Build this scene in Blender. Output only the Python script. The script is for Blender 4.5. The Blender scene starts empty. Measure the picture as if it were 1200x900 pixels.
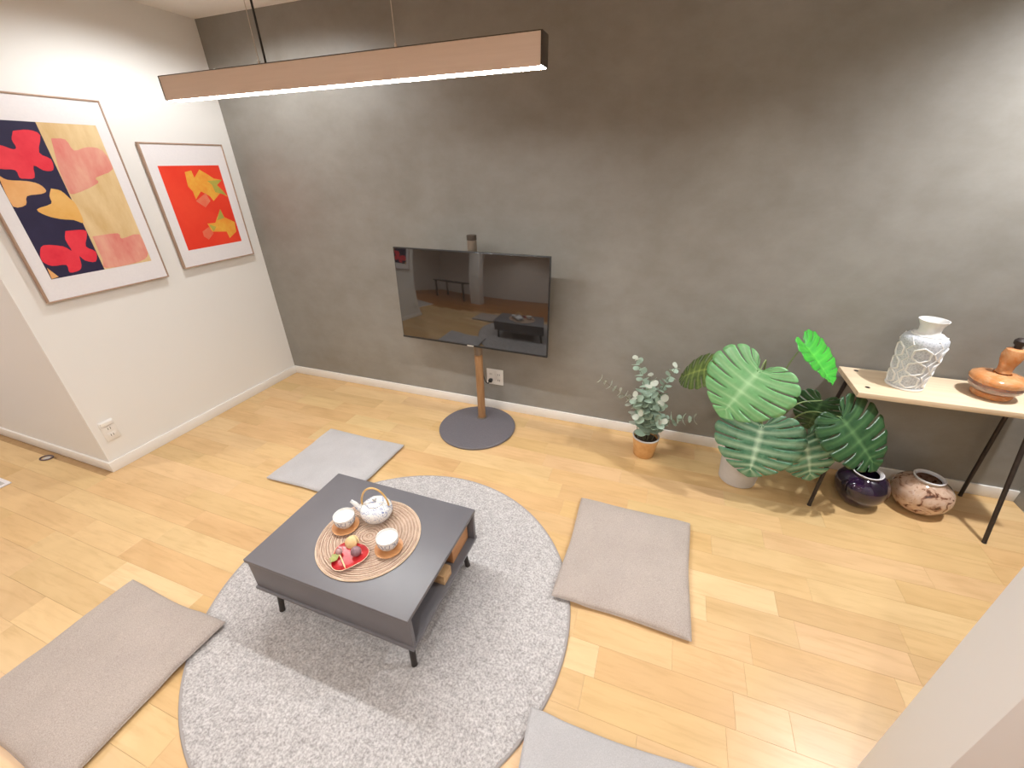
import bpy, bmesh, math, random
from mathutils import Vector, Matrix
random.seed(7)
S = bpy.context.scene
C = S.collection
PI = math.pi

# ------------------------------------------------------------------ camera
cam = bpy.data.cameras.new('camera'); camo = bpy.data.objects.new('camera', cam); C.objects.link(camo)
cam.sensor_width = 36; cam.sensor_fit = 'HORIZONTAL'; cam.lens = 36 * 486.74 / 1200; cam.clip_start = .02
rt = Vector((.93868, .34442, -.01579)); up = Vector((-.1485, .44522, .88302)); fw = Vector((-.31116, .82653, -.46907))
mw = Matrix.Identity(4)
for i in range(3):
    mw[i][0] = rt[i]; mw[i][1] = up[i]; mw[i][2] = -fw[i]
mw.translation = (2.9361, -2.4179, 1.5923)
camo.matrix_world = mw
S.camera = camo

# ------------------------------------------------------------------ world, exposure
W = bpy.data.worlds.new('world'); S.world = W; W.use_nodes = True
W.node_tree.nodes['Background'].inputs[0].default_value = (1, .95, .9, 1)
W.node_tree.nodes['Background'].inputs[1].default_value = .05
S.view_settings.view_transform = 'Standard'; S.view_settings.look = 'None'
S.view_settings.gamma = 1; S.view_settings.use_curve_mapping = False
S.view_settings.exposure = 1.1
PENDANT = 52.0       # strength of the pendant's diffuser
DOWN = 1.0           # factor on every ceiling downlight
# (x, y, watts, cone degrees, colour)
DOWNLIGHTS = [(.70, -.64, 26, 166, (1, 1.02, 1.02)), (4.48, -.52, 82, 144, (1, 1.01, 1.03)), (3.2, -.36, 9, 70, (1, .99, .94)),
              (-1.2, -2.3, 50, 160, (1, .96, .92)), (.9, -2.75, 26, 160, (1, 1.01, 1.0)), (2.9, -3.2, 44, 160, (1, 1.01, 1.0)), (1.6, -4.2, 30, 160, (1, .92, .85)),
              (4.2, -3.0, 22, 160, (1, .98, .95))]

# ------------------------------------------------------------------ helpers
def tag(o, label=None, cat=None, group=None, kind=None):
    if label: o['label'] = label
    if cat: o['category'] = cat
    if group: o['group'] = group
    if kind: o['kind'] = kind
    return o
def thing(name, loc, label, cat, group=None, rz=0):
    o = bpy.data.objects.new(name, None); C.objects.link(o); o.empty_display_size = .05
    o.location = loc; o.rotation_euler = (0, 0, rz)
    return tag(o, label, cat, group)
def obj(name, bm, m, parent=None, loc=None, smooth=True, angle=40):
    bmesh.ops.recalc_face_normals(bm, faces=bm.faces)
    me = bpy.data.meshes.new(name); bm.to_mesh(me); bm.free()
    for mm in (m if isinstance(m, (list, tuple)) else [m]): me.materials.append(mm)
    if smooth:
        me.polygons.foreach_set('use_smooth', [True] * len(me.polygons))
        me.set_sharp_from_angle(angle=math.radians(angle))
    o = bpy.data.objects.new(name, me); C.objects.link(o)
    if parent: o.parent = parent
    if loc: o.location = loc
    return o
def link_mesh(name, me, parent=None):
    o = bpy.data.objects.new(name, me); C.objects.link(o)
    if parent: o.parent = parent
    return o
def NB(): return bmesh.new()
def box(bm, a, b, bev=0.0, seg=2):
    t = bmesh.new()
    r = bmesh.ops.create_cube(t, size=1)
    for v in r['verts']:
        v.co = Vector([(a[i] + b[i]) / 2 + v.co[i] * (b[i] - a[i]) for i in range(3)])
    if bev: bmesh.ops.bevel(t, geom=list(t.edges), offset=bev, segments=seg, profile=.5, affect='EDGES')
    merge(bm, t); return bm
def merge(bm, t, M=None):
    vm = {}
    for v in t.verts: vm[v] = bm.verts.new(M @ v.co if M else v.co)
    for f in t.faces:
        try: bm.faces.new([vm[v] for v in f.verts]).material_index = f.material_index
        except ValueError: pass
    t.free()
def lathe(bm, prof, seg=40, o=(0, 0, 0), mat=0):
    rings = []
    for r, z in prof:
        if r < 1e-6: rings.append([bm.verts.new((o[0], o[1], o[2] + z))])
        else: rings.append([bm.verts.new((o[0] + r * math.cos(2 * PI * k / seg), o[1] + r * math.sin(2 * PI * k / seg), o[2] + z)) for k in range(seg)])
    for A, B in zip(rings, rings[1:]):
        for k in range(seg):
            k2 = (k + 1) % seg
            if len(A) == 1 and len(B) == 1: continue
            if len(A) == 1: f = [A[0], B[k2], B[k]]
            elif len(B) == 1: f = [A[k], A[k2], B[0]]
            else: f = [A[k], A[k2], B[k2], B[k]]
            bm.faces.new(f).material_index = mat
    return bm
def tube(bm, pts, r, seg=8, closed=False):
    pts = [Vector(p) for p in pts]; n = len(pts)
    rr = r if isinstance(r, (list, tuple)) else [r] * n
    rings = []; nrm = None
    for i, p in enumerate(pts):
        if closed: t = (pts[(i + 1) % n] - pts[i - 1])
        else: t = pts[min(i + 1, n - 1)] - pts[max(i - 1, 0)]
        t.normalize()
        if nrm is None:
            nrm = t.orthogonal().normalized()
        else:
            nrm = (nrm - t * nrm.dot(t))
            nrm = nrm.normalized() if nrm.length > 1e-6 else t.orthogonal().normalized()
        b = t.cross(nrm)
        rings.append([bm.verts.new(p + (nrm * math.cos(2 * PI * k / seg) + b * math.sin(2 * PI * k / seg)) * rr[i]) for k in range(seg)])
    rng = range(n if closed else n - 1)
    for i in rng:
        A, B = rings[i], rings[(i + 1) % n]
        for k in range(seg): bm.faces.new([A[k], A[(k + 1) % seg], B[(k + 1) % seg], B[k]])
    if not closed:
        bm.faces.new(rings[0][::-1]); bm.faces.new(rings[-1])
    return bm
def spline(P, n=8):
    P = [Vector(p) for p in P]; out = []
    Q = [2 * P[0] - P[1]] + P + [2 * P[-1] - P[-2]]
    for i in range(1, len(Q) - 2):
        a, b, c, d = Q[i - 1:i + 3]
        for k in range(n):
            t = k / n
            out.append(.5 * ((2 * b) + (c - a) * t + (2 * a - 5 * b + 4 * c - d) * t * t + (3 * b - a - 3 * c + d) * t ** 3))
    out.append(P[-1]); return out
def smooth01(a, b, x):
    t = max(0, min(1, (x - a) / (b - a))); return t * t * (3 - 2 * t)

# ------------------------------------------------------------------ materials
def mat(name, col=(.8, .8, .8), rough=.5, metal=0, spec=.5, **kw):
    m = bpy.data.materials.new(name); m.use_nodes = True
    b = m.node_tree.nodes['Principled BSDF']
    b.inputs['Base Color'].default_value = (*col, 1); b.inputs['Roughness'].default_value = rough
    b.inputs['Metallic'].default_value = metal; b.inputs['Specular IOR Level'].default_value = spec
    for k, v in kw.items(): b.inputs[k].default_value = v
    return m
def nd(m, t, **kw):
    n = m.node_tree.nodes.new(t)
    for k, v in kw.items(): setattr(n, k, v)
    return n
def lk(m, a, b): m.node_tree.links.new(a, b)
def pb(m): return m.node_tree.nodes['Principled BSDF']
def noise(m, scale, detail=4, rough=.55, vec=None, coord='Object', stretch=None, dist=0):
    tc = nd(m, 'ShaderNodeTexCoord'); src = tc.outputs[coord]
    if stretch:
        mp = nd(m, 'ShaderNodeMapping'); mp.inputs['Scale'].default_value = stretch
        lk(m, vec or src, mp.inputs[0]); src = mp.outputs[0]
    elif vec: src = vec
    n = nd(m, 'ShaderNodeTexNoise'); n.inputs['Scale'].default_value = scale; n.inputs['Detail'].default_value = detail
    n.inputs['Roughness'].default_value = rough; n.inputs['Distortion'].default_value = dist
    lk(m, src, n.inputs['Vector']); return n.outputs['Fac']
def ramp(m, fac, stops, interp='LINEAR'):
    r = nd(m, 'ShaderNodeValToRGB'); e = r.color_ramp.elements; r.color_ramp.interpolation = interp
    while len(e) < len(stops): e.new(.5)
    for el, (p, c) in zip(e, stops): el.position = p; el.color = (*c, 1)
    lk(m, fac, r.inputs[0]); return r.outputs['Color']
def mixc(m, fac, a, b, mode='MIX'):
    n = nd(m, 'ShaderNodeMix', data_type='RGBA', blend_type=mode)
    def put(x, s):
        if isinstance(x, (int, float)): s.default_value = x
        elif isinstance(x, tuple): s.default_value = (*x, 1)
        else: lk(m, x, s)
    put(fac, n.inputs[0]); put(a, n.inputs[6]); put(b, n.inputs[7]); return n.outputs[2]
def bump(m, h, strength=.3, dist=.002):
    b = nd(m, 'ShaderNodeBump'); b.inputs['Strength'].default_value = strength; b.inputs['Distance'].default_value = dist
    lk(m, h, b.inputs['Height']); lk(m, b.outputs[0], pb(m).inputs['Normal'])
def setc(m, c): lk(m, c, pb(m).inputs['Base Color'])

M = {}
M['wall_white'] = mat('white_wallpaper', (.83, .815, .79), .75)
bump(M['wall_white'], noise(M['wall_white'], 220, 3), .12, .001)
M['ceiling'] = mat('white_ceiling', (.90, .87, .83), .8)
bump(M['ceiling'], noise(M['ceiling'], 200, 3), .1, .001)
m = M['wall_grey'] = mat('grey_plaster', (.2, .19, .17), .5)
n1 = noise(m, 1.3, 6, .6, dist=.6); n2 = noise(m, 5.5, 5, .65, stretch=(1, 1, 1.5))
c1 = ramp(m, n1, [(.3, (.22, .207, .182)), (.55, (.265, .252, .226)), (.75, (.31, .298, .274))])
setc(m, mixc(m, .35, c1, ramp(m, n2, [(.35, (.215, .20, .175)), (.65, (.315, .30, .275))])))
rr = nd(m, 'ShaderNodeMapRange'); rr.inputs[3].default_value = .34; rr.inputs[4].default_value = .6
lk(m, n2, rr.inputs[0]); lk(m, rr.outputs[0], pb(m).inputs['Roughness'])
bump(m, noise(m, 16, 5, .6), .10, .002)
M['board_white'] = mat('white_baseboard', (.86, .83, .79), .45)
# oak parquet: tone from the object's own colour, grain along its length
def woodfloor(name, attr=None):
    m = mat(name, (.6, .36, .16), .34)
    tc = nd(m, 'ShaderNodeTexCoord'); oi = nd(m, 'ShaderNodeObjectInfo')
    vm = nd(m, 'ShaderNodeVectorMath', operation='MULTIPLY_ADD')
    lk(m, oi.outputs['Random'], vm.inputs[0]); vm.inputs[1].default_value = (37, 53, 11); lk(m, tc.outputs['Object'], vm.inputs[2])
    g1 = noise(m, 5, 6, .62, vec=vm.outputs[0], stretch=(1, 9, 1), dist=.5)
    g2 = noise(m, 2.2, 3, .5, vec=vm.outputs[0], stretch=(1.1, 2.5, 1), dist=1.0)
    base = oi.outputs['Color']
    if attr:
        a = nd(m, 'ShaderNodeAttribute'); a.attribute_name = attr; base = a.outputs['Color']
    c = mixc(m, .8, base, ramp(m, g1, [(.3, (.88, .84, .79)), (.5, (1, 1, 1)), (.7, (1.03, 1.04, 1.04))]), 'MULTIPLY')
    c = mixc(m, .8, c, ramp(m, g2, [(.3, (.91, .87, .82)), (.6, (1.03, 1.02, 1.01))]), 'MULTIPLY')
    setc(m, c); bump(m, g1, .05, .001)
    return m
M['floor'] = woodfloor('oak_parquet')
M['floor_field'] = woodfloor('oak_parquet_field', 'tone')
M['subfloor'] = mat('floor_joint', (.30, .16, .06), .7)
setc(M['subfloor'], ramp(M['subfloor'], noise(M['subfloor'], 30), [(.3, (.42, .26, .12)), (.7, (.50, .32, .16))]))
m = M['rug'] = mat('grey_pile', (.5, .45, .42), .95, spec=.1)
setc(m, mixc(m, .55, ramp(m, noise(m, 125, 2, .7), [(.36, (.22, .205, .20)), (.64, (.76, .73, .72))]), ramp(m, noise(m, 45, 3, .7), [(.35, (.36, .335, .33)), (.65, (.60, .57, .56))])))
M['rug_edge'] = mat('grey_binding', (.36, .33, .32), .85)
def tweed(name, a, b):
    m = mat(name, a, .95, spec=.15, **{'Sheen Weight': .2})
    n = noise(m, 260, 2, .6, stretch=(1, 1.6, 1)); n2 = noise(m, 260, 2, .6, stretch=(1.6, 1, 1)); n3 = noise(m, 7, 4)
    c = mixc(m, .5, ramp(m, n, [(.35, a), (.65, b)]), ramp(m, n2, [(.35, a), (.65, b)]))
    setc(m, mixc(m, .5, c, ramp(m, n3, [(.3, (.86, .85, .85)), (.7, (1.06, 1.06, 1.06))]), 'MULTIPLY'))
    bump(m, n, .25, .0015); return m
M['tweed_beige'] = tweed('beige_grey_tweed', (.36, .30, .265), (.55, .48, .435))
M['tweed_light'] = tweed('light_grey_tweed', (.43, .415, .42), (.54, .525, .53))
def noisy(name, a, b, scale, rough, stretch=None, metal=0, bstr=0, **kw):
    m = mat(name, a, rough, metal, **kw); n = noise(m, scale, 4, .6, stretch=stretch)
    setc(m, ramp(m, n, [(.3, a), (.7, b)]))
    if bstr: bump(m, n, bstr, .001)
    return m
M['table'] = noisy('charcoal_laminate', (.118, .112, .125), (.13, .124, .137), 9, .48, spec=1.0)
M['table_metal'] = noisy('dark_bronze_metal', (.035, .028, .025), (.05, .042, .036), 40, .45, metal=.3)
M['base_grey'] = noisy('slate_powder_coat', (.13, .12, .135), (.16, .148, .162), 120, .6, bstr=.1)
M['pole_wood'] = noisy('walnut_pole', (.27, .135, .055), (.40, .22, .10), 8, .45, stretch=(6, 6, .7))
M['pole_grey'] = noisy('bronze_sleeve', (.20, .155, .115), (.24, .19, .145), 30, .4, metal=.4)
M['black'] = noisy('black_plastic', (.012, .012, .012), (.02, .02, .02), 50, .4)
m = M['screen'] = mat('television_glass', (.012, .010, .009), .045, IOR=2.1)
M['silver'] = noisy('silver_mark', (.7, .68, .62), (.8, .78, .72), 60, .3, metal=.6)
M['champagne'] = noisy('champagne_aluminium', (.86, .73, .63), (.90, .77, .67), 14, .45, stretch=(.5, 10, 10), metal=.1)
M['dark_bronze'] = noisy('dark_bronze_cap', (.06, .045, .032), (.08, .06, .045), 30, .5, metal=.3)
M['steel'] = noisy('steel_wire', (.55, .5, .45), (.7, .64, .58), 40, .35, metal=.8)
M['frame_wood'] = noisy('thin_oak_frame', (.36, .24, .17), (.48, .33, .245), 12, .5, stretch=(6, 1, 1))
M['mat_board'] = noisy('white_mat_board', (.80, .77, .79), (.83, .80, .815), 90, .85)
M['switch_white'] = noisy('white_plastic', (.84, .82, .79), (.87, .85, .82), 60, .35)
M['hole'] = noisy('dark_slot', (.02, .018, .016), (.03, .027, .024), 60, .7)
def emis(name, col, s):
    m = mat(name, (1, 1, 1), .5); b = pb(m); b.inputs['Emission Color'].default_value = (*col, 1); b.inputs['Emission Strength'].default_value = s; return m
M['led'] = emis('led_diffuser', (1, 1.02, 1.02), PENDANT)
M['lens'] = emis('downlight_lens', (1, .9, .78), 6)
M['pine'] = noisy('pale_pine_board', (.74, .57, .385), (.84, .68, .49), 4, .5, stretch=(.7, 9, 5))
M['leg_black'] = noisy('brown_black_metal', (.035, .025, .022), (.05, .038, .032), 50, .5, metal=.3)

# ------------------------------------------------------------------ room shell
XR, YF, ZC = 4.80, -5.2, 2.40
XL = -2.6; YR = -1.412
ST = Vector((3.640, -1.600))       # end of the stub wall beside the camera
def struct(name, bm, mm, label=None, **kw):
    o = obj(name, bm, mm, **kw); o['kind'] = 'structure'
    if label: o['label'] = label
    return o
floor = struct('floor', box(NB(), (XL - .1, YF - .1, -.10), (XR + .1, .1, -.013)), M['subfloor'], 'light oak parquet floor of staggered strips')
struct('ceiling', box(NB(), (XL - .1, YF - .1, ZC), (XR + .1, .1, ZC + .1)), M['ceiling'], 'plain white ceiling')
struct('wall_back', box(NB(), (-.12, 0, -.1), (XR + .1, .1, ZC)), M['wall_grey'], 'grey trowelled plaster accent wall behind the television')
struct('wall_left', box(NB(), (-.12, YR, -.1), (0, 0, ZC)), M['wall_white'], 'white wall hung with two framed prints')
struct('wall_recess', box(NB(), (XL, YR, -.1), (-.12, YR + .12, ZC)), M['wall_white'], 'white wall turning away behind the outer corner')
struct('wall_far_left', box(NB(), (XL - .1, YF, -.1), (XL, YR + .12, ZC)), M['wall_white'], 'white side wall')
struct('wall_front', box(NB(), (XL, YF - .1, -.1), (XR + .1, YF, ZC)), M['wall_white'], 'white wall opposite the grey wall')
struct('wall_right', box(NB(), (XR, ST.y, -.1), (XR + .1, 0, ZC)), M['wall_grey'], 'grey side wall beside the pine bench')
struct('wall_right_front', box(NB(), (XR, YF, -.1), (XR + .1, ST.y, ZC)), M['wall_white'], 'white side wall')
struct('wall_stub', box(NB(), (ST.x, ST.y - .146, -.1), (XR, ST.y, ZC), .003), M['wall_white'], 'white end of a partition wall')
struct('wall_pillar', box(NB(), (.20, -3.62, -.1), (.52, -3.30, ZC), .003), M['wall_white'], 'white square pillar')
BH, BT = .066, .011
struct('baseboard_back', box(NB(), (BT, -BT, 0), (XR, 0, BH), .002), M['board_white'], 'white baseboard along the grey wall')
struct('baseboard_left', box(NB(), (0, YR - BT, 0), (BT, 0, BH), .002), M['board_white'], 'white baseboard below the framed prints')
struct('baseboard_recess', box(NB(), (XL, YR - BT, 0), (0, YR, BH), .002), M['board_white'], 'white baseboard of the receding white wall')

# floor strips: rows of 116.5 mm, staggered
TONES = [(0.69, 0.47, 0.233), (0.68, 0.455, 0.219), (0.709, 0.489, 0.246), (0.66, 0.435, 0.205), (0.69, 0.465, 0.233), (0.729, 0.514, 0.265), (0.675, 0.45, 0.223), (0.704, 0.48, 0.251)]
plank_cache = {}
PW = .1165
def plank_mesh(L, w):
    key = (round(L, 3), round(w, 4))
    if key not in plank_cache:
        g, c, h = .0002, .0004, .013
        bm = NB(); L2, w2 = L / 2 - g, w / 2 - g
        def ring(a, b, z): return [bm.verts.new((sx * a, sy * b, z)) for sx, sy in ((-1, -1), (1, -1), (1, 1), (-1, 1))]
        A = ring(L2, w2, -h); B = ring(L2, w2, -c); D = ring(L2 - c, w2 - c, 0)
        for P, Q in ((A, B), (B, D)):
            for k in range(4): bm.faces.new([P[k], P[(k + 1) % 4], Q[(k + 1) % 4], Q[k]])
        bm.faces.new(D)
        bmesh.ops.recalc_face_normals(bm, faces=bm.faces)
        me = bpy.data.meshes.new('plank'); bm.to_mesh(me); bm.free(); me.materials.append(M['floor']); plank_cache[key] = me
    return plank_cache[key]
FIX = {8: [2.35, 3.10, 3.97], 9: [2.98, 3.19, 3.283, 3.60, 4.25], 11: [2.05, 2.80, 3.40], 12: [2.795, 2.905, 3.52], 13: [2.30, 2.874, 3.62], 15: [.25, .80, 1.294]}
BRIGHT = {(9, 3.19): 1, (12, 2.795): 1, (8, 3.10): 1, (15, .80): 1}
far_planks = []
def row_edges(k):
    x = XL - random.uniform(0, .5); E = [x]
    fx = FIX.get(k, [])
    while x < XR:
        L = random.choice([.36, .45, .54, .63, .72, .81])
        nx = round(x + L, 3)
        for f in fx:
            if x < f - .02 and nx > f - .16: nx = f; break
        E.append(nx); x = nx
    return E
k = -1
y1 = 0.0
cnt = 0
while True:
    ylo = -.063 - PW * (k + 1); yhi = min(0, -.063 - PW * k)
    if ylo < YF: break
    E = row_edges(k)
    for a, b in zip(E, E[1:]):
        a2, b2 = max(a, XL), min(b, XR)
        if b2 - a2 < .02: continue
        cy = (ylo + yhi) / 2
        if cy > YR - .02: a2 = max(a2, 0)
        if b2 - a2 < .005: continue
        cx = (a2 + b2) / 2
        t = random.choice(TONES); t = tuple(c * random.uniform(.975, 1.02) for c in t)
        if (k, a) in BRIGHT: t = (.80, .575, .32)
        r = (Vector((cx, cy, 0)) - mw.translation); vx = r.dot(rt); vz = r.dot(fw); vy = r.dot(up)
        # strips the room's viewpoint can show are objects of their own; the rest of the floor is one field
        if vz > .3 and abs(vx / vz) < 1.5 and abs(vy / vz) < 1.25 and cnt < 300:
            o = link_mesh('plank', plank_mesh(b2 - a2, yhi - ylo), floor); o.location = (cx, cy, 0); o.color = (*t, 1); cnt += 1
        else: far_planks.append((a2, b2, ylo, yhi, t))
    k += 1
bm = NB(); lay = bm.loops.layers.color.new('tone')
for a, b, lo, hi, t in far_planks:
    g, c, h = .0002, .0004, .013
    def ring(d, z): return [bm.verts.new(p) for p in ((a + d, lo + d, z), (b - d, lo + d, z), (b - d, hi - d, z), (a + d, hi - d, z))]
    A = ring(g, -h); B = ring(g, -c); D = ring(g + c, 0); fs = [bm.faces.new(D)]
    for P, Q in ((A, B), (B, D)):
        for j in range(4): fs.append(bm.faces.new([P[j], P[(j + 1) % 4], Q[(j + 1) % 4], Q[j]]))
    for f in fs:
        for l in f.loops: l[lay] = (*t, 1)
o = obj('plank_field', bm, M['floor_field'], floor, smooth=False); o['kind'] = 'stuff'

# ------------------------------------------------------------------ ceiling downlights
for i, (x, y, w, cone, col) in enumerate(DOWNLIGHTS):
    where = ['above the framed prints', 'above the pine bench', 'above the monstera', 'in the side passage', 'near the pillar', 'behind the stub wall', 'over the dark dining table', 'at the room entrance'][i]
    t = thing('downlight', (x, y, ZC - .004), 'small round recessed ceiling downlight ' + where, 'ceiling light', 'recessed ceiling downlights')
    obj('trim_ring', lathe(NB(), [(.036, .004), (.036, -.002), (.039, -.004), (.047, -.003), (.05, 0), (.05, .004)], 32), M['switch_white'], t)
    obj('lens', lathe(NB(), [(0, .001), (.036, .001)], 32), M['lens'], t)
    L = bpy.data.lights.new('downlight_lamp', 'SPOT'); L.energy = w * DOWN; L.color = col; L.spot_size = math.radians(cone); L.spot_blend = .45 if cone > 165 else .75; L.shadow_soft_size = .05
    lo = bpy.data.objects.new('downlight_lamp', L); C.objects.link(lo); lo.parent = t; lo.location = (0, 0, -.012)

# ------------------------------------------------------------------ round rug
RC = Vector((2.052, -1.536)); RR = .74; RZ = .009
t = thing('round_rug', (RC.x, RC.y, 0), 'round light grey shaggy rug under the coffee table', 'rug')
st = .0052; n = int(RR / st) + 1
bm = NB(); G = {}
rng = random.Random(3)
for i in range(-n, n + 1):
    for j in range(-n, n + 1):
        x, y = i * st, j * st
        if x * x + y * y < (RR - .006) ** 2:
            G[i, j] = bm.verts.new((x + rng.uniform(-.0018, .0018), y + rng.uniform(-.0018, .0018), RZ - .0035 + rng.random() * .005))
for (i, j), v in G.items():
    q = [G.get((i + 1, j)), G.get((i + 1, j + 1)), G.get((i, j + 1))]
    if all(q): bm.faces.new([v] + q)
o = obj('pile', bm, M['rug'], t, angle=180); o['kind'] = 'stuff'
obj('binding', lathe(NB(), [(RR - .012, .0005), (RR, .0005), (RR + .001, .004), (RR - .002, .0085), (RR - .007, .009), (RR - .012, .006)], 128), M['rug_edge'], t)

# ------------------------------------------------------------------ floor cushions
def cushion(x0, x1, y0, y1, rz, mm, label, seed, thick=.042):
    cx, cy = (x0 + x1) / 2, (y0 + y1) / 2; hx, hy = (x1 - x0) / 2, (y1 - y0) / 2
    t = thing('floor_cushion', (cx, cy, 0), label, 'floor cushion', 'flat square floor cushions', rz)
    rg = random.Random(seed); ph = [rg.uniform(0, 6) for _ in range(8)]
    N = 36; bm = NB(); top = {}; bot = {}
    cr, sr = math.cos(rz), math.sin(rz)
    for i in range(N + 1):
        for j in range(N + 1):
            u = math.sin((i / N * 2 - 1) * PI / 2 * .94) / math.sin(PI / 2 * .94); v = math.sin((j / N * 2 - 1) * PI / 2 * .94) / math.sin(PI / 2 * .94)
            pin = .009 * (1 - abs(u * v) ** 1.5)
            x = u * (hx - pin * abs(u) ** 3 * (1 - v * v)); y = v * (hy - pin * abs(v) ** 3 * (1 - u * u))
            e = ((1 - abs(u) ** 5) * (1 - abs(v) ** 5))
            e = max(0, e) ** .5
            wv = .0025 * (math.sin(7 * u + ph[0] + 2 * v) + math.sin(9 * v + ph[1] - 3 * u)) + .0016 * math.sin(19 * u * v + ph[2]) + .0012 * math.sin(31 * (u + .3 * v) + ph[3])
            wx, wy = cx + x * cr - y * sr, cy + x * sr + y * cr
            lift = (RZ + .002) * smooth01(RR + .08, RR + .005, math.hypot(wx - RC.x, wy - RC.y))
            edge = .5 * .016
            zb = edge * (1 - e) * 1.2 + lift + .0006
            zt = zb + .002 + (thick - .004) * e + wv * e + .006 * (1 - e)
            top[i, j] = bm.verts.new((x, y, zt)); bot[i, j] = bm.verts.new((x, y, zb))
    for i in range(N):
        for j in range(N):
            bm.faces.new([top[i, j], top[i + 1, j], top[i + 1, j + 1], top[i, j + 1]])
            bm.faces.new([bot[i, j], bot[i, j + 1], bot[i + 1, j + 1], bot[i + 1, j]])
    rim = [(i, 0) for i in range(N)] + [(N, j) for j in range(N)] + [(i, N) for i in range(N, 0, -1)] + [(0, j) for j in range(N, 0, -1)]
    pts = []
    for a, b in zip(rim, rim[1:] + rim[:1]):
        bm.faces.new([top[a], bot[a], bot[b], top[b]]); pts.append((top[a].co + bot[a].co) / 2)
    obj('cover', bm, mm, t, angle=75)
    obj('seam_piping', tube(NB(), pts, .0028, 6, True), mm, t)
    return t
cushion(.945, 1.520, -1.165, -.640, 0, M['tweed_light'], 'pale grey smooth square cushion between table and white wall', 1, .036)
cushion(2.688, 3.222, -1.338, -.735, 0, M['tweed_beige'], 'beige grey tweed cushion touching the rug beside the monstera', 2, .05)
cushion(.945, 1.512, -2.405, -1.875, -.012, M['tweed_beige'], 'beige grey tweed cushion by the open passage side of rug', 3, .046)
cushion(2.745, 3.30, -2.33, -1.735, .045, M['tweed_light'], 'pale grey smooth square cushion beside the white partition end', 4, .036)

# ------------------------------------------------------------------ coffee table
TX0, TX1, TY0, TY1 = 1.636, 2.335, -1.788, -1.281
tcx, tcy = (TX0 + TX1) / 2, (TY0 + TY1) / 2
CT = thing('coffee_table', (tcx, tcy, RZ + .002), 'low charcoal coffee table with open side shelf on round rug', 'coffee table')
hx, hy = (TX1 - TX0) / 2, (TY1 - TY0) / 2
TOP = .328 - RZ; BOT = .164 - RZ
def part(name, a, b, mm, parent, bev=.0015): return obj(name, box(NB(), a, b, bev), mm, parent)
part('tabletop', (-hx, -hy, TOP - .016), (hx, hy, TOP), M['table'], CT, .002)
part('bottom_panel', (-hx, -hy, BOT), (hx, hy, BOT + .014), M['table'], CT)
part('front_panel', (-hx + .006, -hy + .006, BOT + .014), (hx - .002, -hy + .022, TOP - .016), M['table'], CT)
part('rear_panel', (-hx + .006, hy - .022, BOT + .014), (hx - .002, hy - .006, TOP - .016), M['table'], CT)
part('side_panel', (-hx + .006, -hy + .022, BOT + .014), (-hx + .022, hy - .022, TOP - .016), M['table'], CT)
part('divider', (-.01, -hy + .022, BOT + .014), (.006, hy - .022, TOP - .016), M['table'], CT)
for sx in (-1, 1):
    for sy in (-1, 1):
        bm = NB()
        x1, y1 = sx * (hx - .05), sy * (hy - .05); x2, y2 = sx * (hx - .042), sy * (hy - .034)
        tube(bm, [(x1, y1, BOT - .001), (x1 * .98 + x2 * .02, y1 * .98 + y2 * .02, BOT - .02), (x2, y2, .012), (x2 * 1.004, y2 * 1.006, .001)], [.013, .0125, .0105, .0115], 12)
        obj('leg', bm, M['table_metal'], CT)
for sy in (-1, 1):
    part('rail', (-hx + .05, sy * (hy - .05) - .008, BOT - .018), (hx - .05, sy * (hy - .05) + .008, BOT - .001), M['table_metal'], CT)
for sx in (-1, 1):
    part('rail', (sx * (hx - .05) - .008, -hy + .058, BOT - .018), (sx * (hx - .05) + .008, hy - .058, BOT - .001), M['table_metal'], CT)
SZ = BOT + .016 + RZ      # inside shelf height in the world
M['box_wood'] = noisy('orange_brown_wood', (.50, .235, .10), (.62, .32, .15), 6, .5, stretch=(5, 1, 5))
M['block_wood'] = noisy('light_brown_wood', (.50, .31, .15), (.62, .41, .22), 8, .5, stretch=(1, 5, 5))
bx_ = thing('wooden_storage_box', (2.225, -1.375, SZ), 'orange brown wooden box inside the coffee table shelf', 'box')
part('body', (-.08, -.068, .0005), (.08, .068, .085), M['box_wood'], bx_, .002)
part('lid', (-.083, -.071, .0855), (.083, .071, .098), M['box_wood'], bx_, .002)
wb = thing('wooden_block', (2.285, -1.515, SZ), 'small light wooden slotted block inside the coffee table shelf', 'box')
part('body', (-.045, -.028, .0005), (.035, .028, .034), M['block_wood'], wb, .002)
part('cap', (-.045, -.028, .0345), (.035, .028, .048), M['block_wood'], wb, .002)

# ------------------------------------------------------------------ television and its stand
TVY = -.268
st = thing('television_stand', (1.875, -.285, 0), 'brown pole television stand on round slate disc base', 'stand')
obj('base', lathe(NB(), [(0, .0005), (.252, .0005), (.257, .004), (.258, .013), (.253, .018), (0, .0185)], 72), M['base_grey'], st)
PX, PY = -.012, .108
def cyl(name, r, z0, z1, mm, parent, x=0, y=0, ch=.002, seg=28):
    return obj(name, lathe(NB(), [(0, z0), (r - ch, z0), (r, z0 + ch), (r, z1 - ch), (r - ch, z1), (0, z1)], seg, (x, y, 0)), mm, parent)
cyl('pole_foot', .034, .0188, .026, M['pole_grey'], st, PX, PY)
cyl('pole', .026, .0262, .50, M['pole_wood'], st, PX, PY)
cyl('mount_sleeve', .0275, .5005, 1.21, M['pole_grey'], st, PX, PY)
cyl('pole_cap', .0285, 1.2105, 1.238, M['dark_bronze'], st, PX, PY)
part('bracket', (PX - .15, PY - .045, .76), (PX + .15, PY - .03, .98), M['table_metal'], st, .003)
tv = thing('television', (1.864, TVY, .88), 'flat black television mounted on the brown pole stand', 'television')
TW, TH = .495, .283
tv.rotation_euler = (-.035, 0, -.035)
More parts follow.
